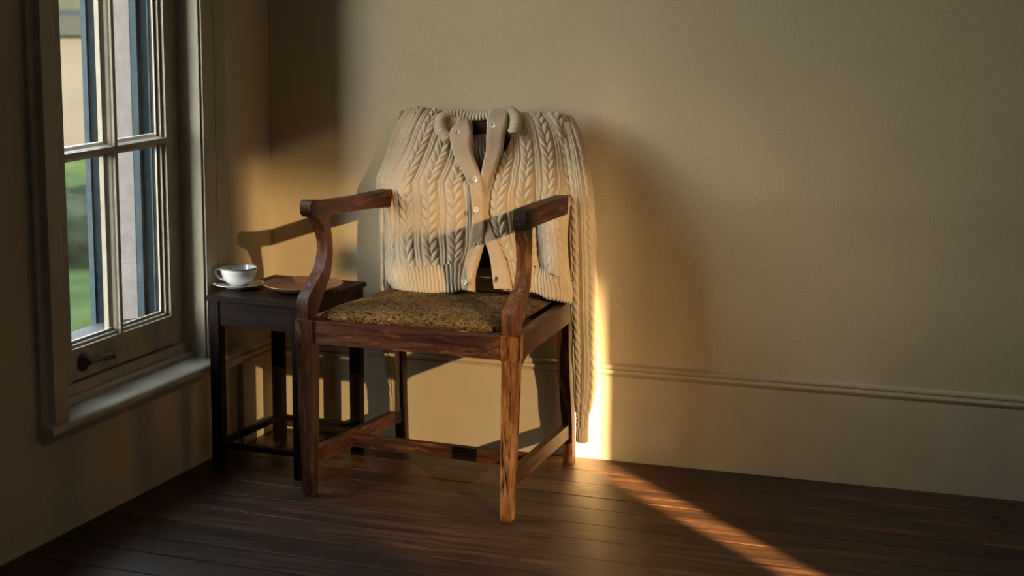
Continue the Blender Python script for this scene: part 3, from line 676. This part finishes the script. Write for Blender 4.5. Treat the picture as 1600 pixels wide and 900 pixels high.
RP = [[(0.7028, -0.055, 0.8948), (0.7371, -0.055, 0.8958), (0.7797, -0.055, 0.8956), (0.8221, -0.055, 0.8953), (0.8594, -0.045, 0.8894), (0.8668, -0.02, 0.8733)], [(0.7379, -0.11, 0.8599), (0.7734, -0.11, 0.8643), (0.8137, -0.105, 0.8653), (0.8557, -0.095, 0.8628), (0.8831, -0.06, 0.8481), (0.8794, -0.01, 0.8325)], [(0.7149, -0.135, 0.7876), (0.7606, -0.135, 0.7942), (0.8144, -0.13, 0.7975), (0.8662, -0.12, 0.7954), (0.8937, -0.075, 0.7858), (0.885, -0.02, 0.7769)], [(0.6834, -0.155, 0.7225), (0.7412, -0.16, 0.7289), (0.8117, -0.155, 0.7267), (0.8684, -0.155, 0.7229), (0.8971, -0.12, 0.7107), (0.8819, -0.05, 0.6988)], [(0.6788, -0.165, 0.6542), (0.7374, -0.172, 0.658), (0.8099, -0.148, 0.6555), (0.862, -0.184, 0.6578), (0.8924, -0.155, 0.6525), (0.8752, -0.08, 0.6405)], [(0.6992, -0.178, 0.5843), (0.7532, -0.182, 0.5799), (0.8198, -0.15, 0.5678), (0.8701, -0.196, 0.5725), (0.8966, -0.165, 0.5663), (0.8778, -0.09, 0.5511)], [(0.7343, -0.19, 0.5397), (0.7834, -0.195, 0.5353), (0.8303, -0.17, 0.5182), (0.879, -0.206, 0.5108), (0.9057, -0.17, 0.4907), (0.8918, -0.11, 0.4768)]]
RH = [[(0.7343, -0.19, 0.5397), (0.7834, -0.195, 0.5353), (0.8303, -0.17, 0.5182), (0.879, -0.206, 0.5108), (0.9057, -0.17, 0.4907), (0.8918, -0.11, 0.4768)], [(0.7533, -0.2, 0.502), (0.7931, -0.203, 0.5018), (0.8346, -0.197, 0.4938), (0.88, -0.203, 0.4816), (0.9093, -0.175, 0.466), (0.8969, -0.12, 0.4527)], [(0.7655, -0.21, 0.4689), (0.8032, -0.212, 0.4701), (0.8426, -0.21, 0.4643), (0.8852, -0.208, 0.454), (0.9096, -0.175, 0.4403), (0.9004, -0.13, 0.4302)]]
NF1 = [[(0.5353, -0.085, 0.877), (0.5691, -0.082, 0.8795), (0.6111, -0.078, 0.8757)], [(0.5467, -0.105, 0.8546), (0.5777, -0.095, 0.8516), (0.6169, -0.084, 0.8488)], [(0.567, -0.13, 0.833), (0.5862, -0.108, 0.8367), (0.6175, -0.09, 0.8331)]]
NF2 = [[(0.6929, -0.08, 0.8914), (0.7101, -0.085, 0.8923), (0.7262, -0.092, 0.887)], [(0.6967, -0.095, 0.8669), (0.717, -0.104, 0.8651), (0.7383, -0.116, 0.862)], [(0.7013, -0.112, 0.8396), (0.7219, -0.122, 0.8395), (0.7421, -0.136, 0.8383)]]
LB = [((0.5734, -0.075, 0.871), (0.6013, -0.075, 0.8687)), ((0.5808, -0.112, 0.8579), (0.6206, -0.112, 0.856)), ((0.5771, -0.138, 0.8405), (0.6357, -0.138, 0.8394)), ((0.5833, -0.145, 0.8124), (0.6384, -0.145, 0.8112)), ((0.5931, -0.148, 0.7856), (0.643, -0.148, 0.7908)), ((0.6177, -0.158, 0.7506), (0.6639, -0.158, 0.7525)), ((0.6393, -0.165, 0.72), (0.6785, -0.165, 0.7282)), ((0.6488, -0.172, 0.6939), (0.6829, -0.172, 0.6987)), ((0.6529, -0.178, 0.6545), (0.6853, -0.178, 0.6562)), ((0.6535, -0.184, 0.615), (0.6894, -0.184, 0.6169)), ((0.65, -0.188, 0.5749), (0.6876, -0.188, 0.5802)), ((0.6419, -0.198, 0.5273), (0.6778, -0.198, 0.5327)), ((0.6351, -0.207, 0.4876), (0.671, -0.207, 0.4948)), ((0.6395, -0.214, 0.4614), (0.6737, -0.214, 0.4572))]
RB = [((0.6672, -0.085, 0.8974), (0.7135, -0.085, 0.8941)), ((0.6706, -0.122, 0.8842), (0.7234, -0.122, 0.8779)), ((0.6757, -0.14, 0.8474), (0.7216, -0.14, 0.8427)), ((0.6769, -0.143, 0.8125), (0.7177, -0.143, 0.8061)), ((0.673, -0.155, 0.7734), (0.7053, -0.155, 0.7636)), ((0.6689, -0.162, 0.7371), (0.6928, -0.162, 0.7269)), ((0.6688, -0.166, 0.7022), (0.6875, -0.166, 0.6982)), ((0.6704, -0.17, 0.6544), (0.6892, -0.17, 0.6521)), ((0.6786, -0.178, 0.6155), (0.7059, -0.178, 0.6154)), ((0.6881, -0.185, 0.5847), (0.7238, -0.185, 0.5867)), ((0.7052, -0.194, 0.5466), (0.7442, -0.194, 0.5457)), ((0.7155, -0.203, 0.5034), (0.7611, -0.203, 0.5062)), ((0.724, -0.212, 0.4666), (0.7713, -0.212, 0.4696))]
CO = [(0.5801, -0.15, 0.8256), (0.5569, -0.135, 0.8396), (0.5385, -0.115, 0.8583), (0.5346, -0.092, 0.8775), (0.5504, -0.07, 0.8829), (0.5781, -0.06, 0.8831), (0.6122, -0.058, 0.8807), (0.6477, -0.06, 0.8853), (0.6771, -0.065, 0.8931), (0.7075, -0.078, 0.8982), (0.7317, -0.098, 0.8924), (0.7465, -0.125, 0.8726), (0.7463, -0.148, 0.849)]
RS = [(0.8609, -0.065, 0.8765, 0.0237), (0.8929, -0.1, 0.8089, 0.0269), (0.9186, -0.13, 0.7097, 0.0301), (0.9283, -0.142, 0.632, 0.0301), (0.9351, -0.148, 0.5051, 0.0309), (0.9389, -0.15, 0.3926, 0.0309), (0.9435, -0.15, 0.2953, 0.0316), (0.943, -0.15, 0.2133, 0.0277), (0.9402, -0.15, 0.1669, 0.0198), (0.9388, -0.15, 0.147, 0.0142), (0.938, -0.15, 0.0806, 0.0142)]
LS = [(0.4072, -0.05, 0.8437, 0.0206), (0.3942, -0.08, 0.7463, 0.0222), (0.3934, -0.105, 0.6325, 0.0206), (0.3967, -0.115, 0.4832, 0.0206), (0.3971, -0.118, 0.3483, 0.019), (0.4019, -0.118, 0.2634, 0.0174), (0.4088, -0.118, 0.1954, 0.0142), (0.4104, -0.118, 0.1697, 0.0119), (0.4118, -0.118, 0.106, 0.0119)]
BT = [(0.6079, -0.155, 0.8494), (0.6989, -0.148, 0.8696), (0.6639, -0.176, 0.7368), (0.6703, -0.188, 0.6615), (0.6756, -0.197, 0.576), (0.6511, -0.213, 0.4815)]
HOLE = (0.729, -0.2075, 0.492)

def vnoise(a, b, seed=0):
    """smooth value noise on a 2D lattice, -1..1"""
    a = np.asarray(a); b = np.asarray(b); i = np.floor(a).astype(int); j = np.floor(b).astype(int); f = a - i; g = b - j
    f = f * f * (3 - 2 * f); g = g * g * (3 - 2 * g)
    def h(x, y):
        n = (x * 374761393 + y * 668265263 + seed * 974711) & 0x7fffffff
        n = ((n ^ (n >> 13)) * 1274126177) & 0x7fffffff
        return ((n ^ (n >> 16)) & 0xffff) / 32767.5 - 1
    return (h(i, j) * (1 - f) + h(i + 1, j) * f) * (1 - g) + (h(i, j + 1) * (1 - f) + h(i + 1, j + 1) * f) * g

def plait(x, b, w, L_=0.0245):
    """wheat-ear cable of width w about x = 0: fat strands that lean in from either side and meet in a row of Vs"""
    ax_ = np.clip(np.abs(x) / (w / 2), 0, 1)
    ph = b / L_ + 0.95 * ax_ ** 0.85 + np.where(x > 0, 0.5, 0.0)
    f = ph - np.floor(ph)
    lobe = np.sqrt(np.clip(1 - ((f - 0.5) / 0.5) ** 2, 0, 1))
    env = np.sqrt(np.clip(1 - ((ax_ - 0.5) / 0.52) ** 2, 0, 1)) ** 0.8
    under = 0.75 + 0.25 * f                                   # each strand slips under the one above
    return (lobe ** 0.7 * env * under) * 0.0086 - 0.0008

def rope(x, b, w, L_=0.05):
    h = np.full(np.shape(x), -1.0); r = w * 0.3
    for k in range(2):
        ph = 2 * np.pi * (b / L_ + k / 2)
        xi = w * 0.22 * np.sin(ph); zi = 0.3 * np.cos(ph)
        q = 1 - ((x - xi) / r)**2
        h = np.maximum(h, np.where(q > 0, np.sqrt(np.clip(q, 0, 1)) * 0.8 + zi, -1))
    return np.clip(h, -0.1, 1.2) * 0.0042

def knit(a, b, layout):
    h = np.zeros(np.shape(a)); x0 = 0.0
    for kind, w in layout:
        m = (a >= x0) & (a < x0 + w); t = a - x0 - w / 2
        if kind == 'plait': h = np.where(m, plait(t, b, w), h)
        elif kind == 'rope': h = np.where(m, rope(t, b, w), h)
        elif kind == 'rib': h = np.where(m, np.sqrt(np.clip(1 - (2 * t / w)**2, 0, 1)) * 0.0030, h)
        elif kind == 'moss': h = np.where(m, 0.0011 * np.sin(2 * np.pi * a / 0.0062) * np.sin(2 * np.pi * b / 0.0075) + 0.0008, h)
        x0 += w
    return h

def surf(ctrl, nu, nv):
    """rows of control points -> nv x nu x 3"""
    C_ = np.array(ctrl, float); k, m, _ = C_.shape
    rows = catmull(C_.reshape(k, m * 3), nv).reshape(nv, m, 3)
    out = catmull(rows.transpose(1, 0, 2).reshape(m, nv * 3), nu).reshape(nu, nv, 3).transpose(1, 0, 2)
    return out

def normals(P, toward):
    du = np.gradient(P, axis=1); dv = np.gradient(P, axis=0)
    n = np.cross(du, dv); n /= np.linalg.norm(n, axis=2, keepdims=True) + 1e-12
    if callable(toward): s = np.sign(np.sum(n * toward(P), axis=2).mean())
    else: s = np.sign(np.sum(n * np.array(toward), axis=2).mean())
    return n * s

def grid_obj(name, P, A, B, mat, parent, wrap=False):
    nv, nu, _ = P.shape
    idx = np.arange(nu * nv).reshape(nv, nu)
    a, b = idx[:-1], idx[1:]
    if wrap:
        f = np.stack([a, np.roll(a, -1, 1), np.roll(b, -1, 1), b], -1).reshape(-1, 4)
    else:
        f = np.stack([a[:, :-1], a[:, 1:], b[:, 1:], b[:, :-1]], -1).reshape(-1, 4)
    me = bpy.data.meshes.new(name)
    me.vertices.add(nu * nv); me.vertices.foreach_set('co', P.reshape(-1).astype(np.float32))
    me.loops.add(f.size); me.loops.foreach_set('vertex_index', f.reshape(-1).astype(np.int32))
    me.polygons.add(len(f)); me.polygons.foreach_set('loop_start', (np.arange(len(f)) * 4).astype(np.int32))
    uv = me.uv_layers.new(name='UVMap')
    UV = np.stack([A.reshape(-1), B.reshape(-1)], -1)[f.reshape(-1)]
    uv.data.foreach_set('uv', UV.reshape(-1).astype(np.float32))
    me.update(calc_edges=True); me.validate()
    return link(name, me, mat, parent, True)

def fade(x, a, b): return np.clip((x - a) / (b - a), 0, 1)

G = ('gap', 0.0035); RB_ = ('rib', 0.0055)
LAY_L = [('moss', 0.006), RB_, RB_, G, ('plait', 0.019), RB_, G, ('plait', 0.022), G, RB_, RB_, G, ('plait', 0.029), G, RB_, RB_, G, ('plait', 0.031), G, RB_, RB_, G, ('plait', 0.030), G, RB_, RB_, RB_]
LAY_R = [RB_, RB_, G, ('plait', 0.028), G, RB_, RB_, G, ('plait', 0.031), G, RB_, RB_, G, ('plait', 0.029), G, RB_, RB_, ('plait', 0.024), G, RB_, G, ('plait', 0.022), RB_, ('moss', 0.018)]
def width(l): return sum(w for _, w in l)

def panel(name, ctrl, lay, outer_first, Wrow, seed):
    nu, nv = 190, 260
    P = surf(ctrl, nu, nv)
    su = np.linalg.norm(np.diff(P, axis=1), axis=2)[nv // 2:].mean(axis=0); u = np.concatenate([[0], np.cumsum(su)]); u = (u / u[-1])[None, :]
    v = np.linspace(0, 1, nv)[:, None]
    W_ = np.interp(np.linspace(0, 1, nv), np.linspace(0, 1, len(Wrow)), Wrow)[:, None]
    T = width(lay)
    if outer_first: A = u * W_ * T + 0 * v
    else: A = T - (1 - u) * W_ * T + 0 * v
    seg = np.linalg.norm(np.diff(P, axis=0), axis=2).mean(axis=1); Bv = np.concatenate([[0], np.cumsum(seg)])[:, None] + 0 * u
    n = normals(P, (0, -1, 0.1))
    # soft folds, then the stitches
    P = P + n * (0.0035 * vnoise(A / 0.05, Bv / 0.12, seed) + 0.0015 * vnoise(A / 0.02, Bv / 0.05, seed + 1))[..., None]
    n = normals(P, (0, -1, 0.1))
    wob = 0.002 * vnoise(Bv / 0.05, A / 0.08, seed + 2)
    h = knit(A + wob, Bv + 0.008 * vnoise(A / 0.04, Bv / 0.06, seed + 3), lay) + 0.00035 * vnoise(A / 0.0018, Bv / 0.0018, seed + 4)
    P = P + n * h[..., None]
    return grid_obj(name, P, A, Bv, MWOOL, cardi)

panel('front_panel', LP, LAY_L, True, [0.55, 0.62, 0.80, 1, 1, 1, 1], 11)
panel('front_panel', RP, LAY_R, False, [0.74, 0.76, 0.92, 1, 1, 1, 1], 23)

def rib_panel(name, ctrl, period, amp, toward, curl, seed, nu=260, nv=60, drop=0.0):
    C_ = [list(r) for r in ctrl]
    if curl:                                            # the welt turns under at the hem
        last = np.array(C_[-1]); C_.append([tuple(p) for p in last + np.array((0, 0.012, -0.002))])
    P = surf(C_, nu, nv); u = np.linspace(0, 1, nu)[None, :]; v = np.linspace(0, 1, nv)[:, None]
    seg = np.linalg.norm(np.diff(P, axis=1), axis=2).mean(axis=0); A = np.concatenate([[0], np.cumsum(seg)])[None, :] + 0 * v
    segv = np.linalg.norm(np.diff(P, axis=0), axis=2).mean(axis=1); B = np.concatenate([[0], np.cumsum(segv)])[:, None] + 0 * u
    n = normals(P, toward)
    P = P + n * (0.004 * vnoise(A / 0.035, B / 0.06, seed))[..., None]
    q = np.abs(np.sin(np.pi * (A + 0.003 * vnoise(B / 0.02, A / 0.05, seed + 5)) / period))
    h = amp * (q ** 0.6) + 0.0003 * vnoise(A / 0.0018, B / 0.0018, seed + 4)
    P = P + n * h[..., None]
    P[..., 2] = np.maximum(P[..., 2], drop)
    return grid_obj(name, P, A, B, MWOOL, cardi)
rib_panel('hem_band', LH, 0.0100, 0.0050, (0, -1, 0.2), True, 31)
rib_panel('hem_band', RH, 0.0100, 0.0050, (0, -1, 0.2), True, 37)

# back of the garment between chair and wall, its inside seen through the neck
BP = [[(0.405, -0.050, 0.890), (0.50, -0.052, 0.896), (0.575, -0.050, 0.882), (0.64, -0.050, 0.880), (0.70, -0.052, 0.894), (0.80, -0.052, 0.895), (0.868, -0.045, 0.889)],
      [(0.385, -0.024, 0.855), (0.49, -0.026, 0.868), (0.575, -0.026, 0.866), (0.64, -0.026, 0.866), (0.70, -0.026, 0.868), (0.81, -0.026, 0.868), (0.875, -0.024, 0.855)],
      [(0.362, -0.024, 0.76), (0.48, -0.024, 0.77), (0.575, -0.026, 0.77), (0.64, -0.026, 0.77), (0.70, -0.026, 0.77), (0.81, -0.024, 0.77), (0.885, -0.026, 0.76)],
      [(0.370, -0.045, 0.62), (0.48, -0.034, 0.62), (0.575, -0.034, 0.62), (0.64, -0.034, 0.62), (0.70, -0.034, 0.62), (0.81, -0.034, 0.62), (0.880, -0.045, 0.62)],
      [(0.385, -0.065, 0.49), (0.48, -0.045, 0.49), (0.575, -0.045, 0.50), (0.64, -0.045, 0.50), (0.70, -0.045, 0.50), (0.81, -0.045, 0.49), (0.880, -0.065, 0.49)]]
rib_panel('back_panel', BP, 0.0085, 0.0026, (0, -1, 0), False, 41, 260, 130)
rib_panel('neck_lining', [[(0.585, -0.078, 0.832), (0.64, -0.0785, 0.838), (0.70, -0.078, 0.846)], [(0.585, -0.082, 0.815), (0.64, -0.083, 0.817), (0.70, -0.082, 0.823)], [(0.585, -0.080, 0.755), (0.64, -0.080, 0.755), (0.70, -0.080, 0.755)]], 0.0085, 0.003, (0, -1, 0), False, 43, 90, 60)

rib_panel('neck_facing', NF1, 0.0092, 0.0012, (0, -1, 0), False, 45, 60, 40)
rib_panel('neck_facing', NF2, 0.0092, 0.0012, (0, -1, 0), False, 47, 40, 40)

def sleeve(name, ctrl, lay, depth, seed, cuff_at, toward=None):
    nu, nv = 150, 320
    K = catmull(np.array(ctrl), nv); c = K[:, :3]; r = K[:, 3]
    th = np.linspace(0, 2 * np.pi, nu, endpoint=False)[None, :]
    seg = np.linalg.norm(np.diff(c, axis=0), axis=1); Bv = np.concatenate([[0], np.cumsum(seg)])[:, None] + 0 * th
    d = np.minimum(r, depth)
    ax = np.stack([np.sin(th) * r[:, None], -np.cos(th) * d[:, None], np.zeros((nv, nu))], -1)
    # a crumpled, slightly flattened tube
    ax = ax * (1 + 0.10 * vnoise(np.cos(th) * 2 + np.sin(th) * 1.3 + 0 * Bv, Bv / 0.06, seed))[..., None]
    P = c[:, None, :] + ax
    A = (th / (2 * np.pi)) * 2 * np.pi * 0.024 + 0 * Bv
    n = normals(P, lambda Q: ax)
    h = knit(A, Bv, lay) + 0.0007 * vnoise(A / 0.0025, Bv / 0.003, seed + 1) + 0.0005 * vnoise(A / 0.0012, Bv / 0.0014, seed + 2)
    P = P + n * (h * fade(Bv, 0, 0.03))[..., None]
    k = int(np.argmin(np.abs(c[:, 2] - cuff_at)))
    o = grid_obj(name, P[:k + 1], A[:k + 1], Bv[:k + 1], MWOOL, cardi, True)
    # ribbed cuff
    m = 70; Kc = catmull(K[k:], m); cc = Kc[:, :3]; rc = Kc[:, 3]; dc = np.minimum(rc, depth)
    axc = np.stack([np.sin(th) * rc[:, None], -np.cos(th) * dc[:, None], np.zeros((m, nu))], -1)
    nn = axc / np.linalg.norm(axc, axis=2, keepdims=True)
    Bc = np.linspace(0, abs(cc[-1, 2] - cc[0, 2]), m)[:, None] + 0 * th; Ac = th * 0.012 + 0 * Bc
    Pc = cc[:, None, :] + axc + nn * (0.0024 * np.abs(np.sin(th * 6.5)) ** 0.6 + 0 * Bc)[..., None]
    end = Pc[-1:] * 0.0 + cc[-1:, None, :] + (Pc[-1:] - cc[-1:, None, :]) * 0.75 + np.array((0, 0, 0.004))
    Pc = np.concatenate([Pc, end]); Ac = np.concatenate([Ac, Ac[-1:]]); Bc = np.concatenate([Bc, Bc[-1:]])
    oc = grid_obj('cuff', Pc, Ac, Bc, MWOOL, o, True)
    return o
LAY_S = [RB_, RB_, G, ('rope', 0.016), G, RB_, RB_, ('moss', 0.075), RB_, RB_, ('rope', 0.014), G, RB_, ('rib', 0.005)]
sleeve('sleeve', RS, LAY_S, 0.0175, 51, 0.118)
sleeve('sleeve', LS, LAY_S, 0.0165, 57, 0.150)

def band(name, pairs, seed, bulge=0.004):
    L_ = catmull([p[0] for p in pairs], 260); R_ = catmull([p[1] for p in pairs], 260)
    t = np.linspace(-1, 1, 44)[None, :, None]
    P = L_[:, None, :] * (1 - t) / 2 + R_[:, None, :] * (1 + t) / 2
    w = np.linalg.norm(R_ - L_, axis=1)[:, None]
    A = (t[0, :, 0][None, :] + 1) / 2 * w; seg = np.linalg.norm(np.diff((L_ + R_) / 2, axis=0), axis=1); B = np.concatenate([[0], np.cumsum(seg)])[:, None] + 0 * A
    n = normals(P, (0, -1, 0))
    tt = np.abs(t[..., 0])
    h = bulge * (1 - tt ** 8) + 0.006 - 0.006 * (tt > 0.99) * 1.5 + 0.0005 * np.sin(2 * np.pi * A / 0.0042) + 0.0016 * vnoise(A / 0.03, B / 0.035, seed) + 0.0002 * vnoise(A / 0.0018, B / 0.0018, seed + 1)
    P = P + n * h[..., None]
    return grid_obj(name, P, A, B, MBAND, cardi)
band('button_band', LB, 61, 0.0045)
band('buttonhole_band', RB, 67, 0.0035)

def collar():
    m, nu = 420, 40
    c = catmull(np.array(CO), m); seg = np.linalg.norm(np.diff(c, axis=0), axis=1); s = np.concatenate([[0], np.cumsum(seg)])
    tan = np.gradient(c, axis=0); tan /= np.linalg.norm(tan, axis=1, keepdims=True)
    e1 = np.cross(tan, np.array((0.05, 0.6, -0.8))); e1 /= np.linalg.norm(e1, axis=1, keepdims=True); e2 = np.cross(tan, e1)
    th = np.linspace(0, 2 * np.pi, nu, endpoint=False)[None, :, None]
    rib = (0.0034 * np.abs(np.sin(np.pi * s / 0.0092)) ** 0.7)[:, None, None]
    taper = np.minimum(1, np.minimum(s, s[-1] - s) / 0.012 + 0.35)[:, None, None]
    d = e1[:, None, :] * np.cos(th) * 1.25 + e2[:, None, :] * np.sin(th) * 0.85
    P = c[:, None, :] + d * (0.0092 * taper + rib)
    A = s[:, None] + 0 * th[..., 0]; B = th[..., 0] * 0.008 + 0 * A
    return grid_obj('collar', P, A, B, MWOOL, cardi, True)
collar()

for k, p in enumerate(BT):
    ax = Vector((R.uniform(-0.25, 0.35), -1, R.uniform(-0.05, 0.3)))
    c = Vector(p) + Vector((0, -0.0125, 0))
    b_ = lathe('button', [(0, 0.0012), (0.0042, 0.0012), (0.0052, 0.0022), (0.0066, 0.0026), (0.0076, 0.0018), (0.0078, 0.0005), (0.0070, -0.001), (0, -0.0015)], c, MPEARL, cardi, 36, ax)
    q = Vector((0, 0, 1)).rotation_difference(ax.normalized())
    for sx in (-1, 1):
        cc = c + q @ Vector((0.0018 * sx, 0.0, 0.0009))
        me = lathe_mesh([(0, 0.0006), (0.0008, 0.0006), (0.0008, 0)], cc, 10, ax); me.name = 'thread_hole'
        link('thread_hole', me, MHOLE, b_, True)
hx = Vector(HOLE)
loft('buttonhole', [[(hx.x - 0.003, hx.y - 0.0098, hx.z - 0.007), (hx.x + 0.003, hx.y - 0.0098, hx.z - 0.007), (hx.x + 0.003, hx.y - 0.006, hx.z - 0.007), (hx.x - 0.003, hx.y - 0.006, hx.z - 0.007)],
                   [(hx.x - 0.001, hx.y - 0.0098, hx.z + 0.007), (hx.x + 0.004, hx.y - 0.0098, hx.z + 0.007), (hx.x + 0.004, hx.y - 0.006, hx.z + 0.007), (hx.x - 0.001, hx.y - 0.006, hx.z + 0.007)]], MHOLE, cardi)
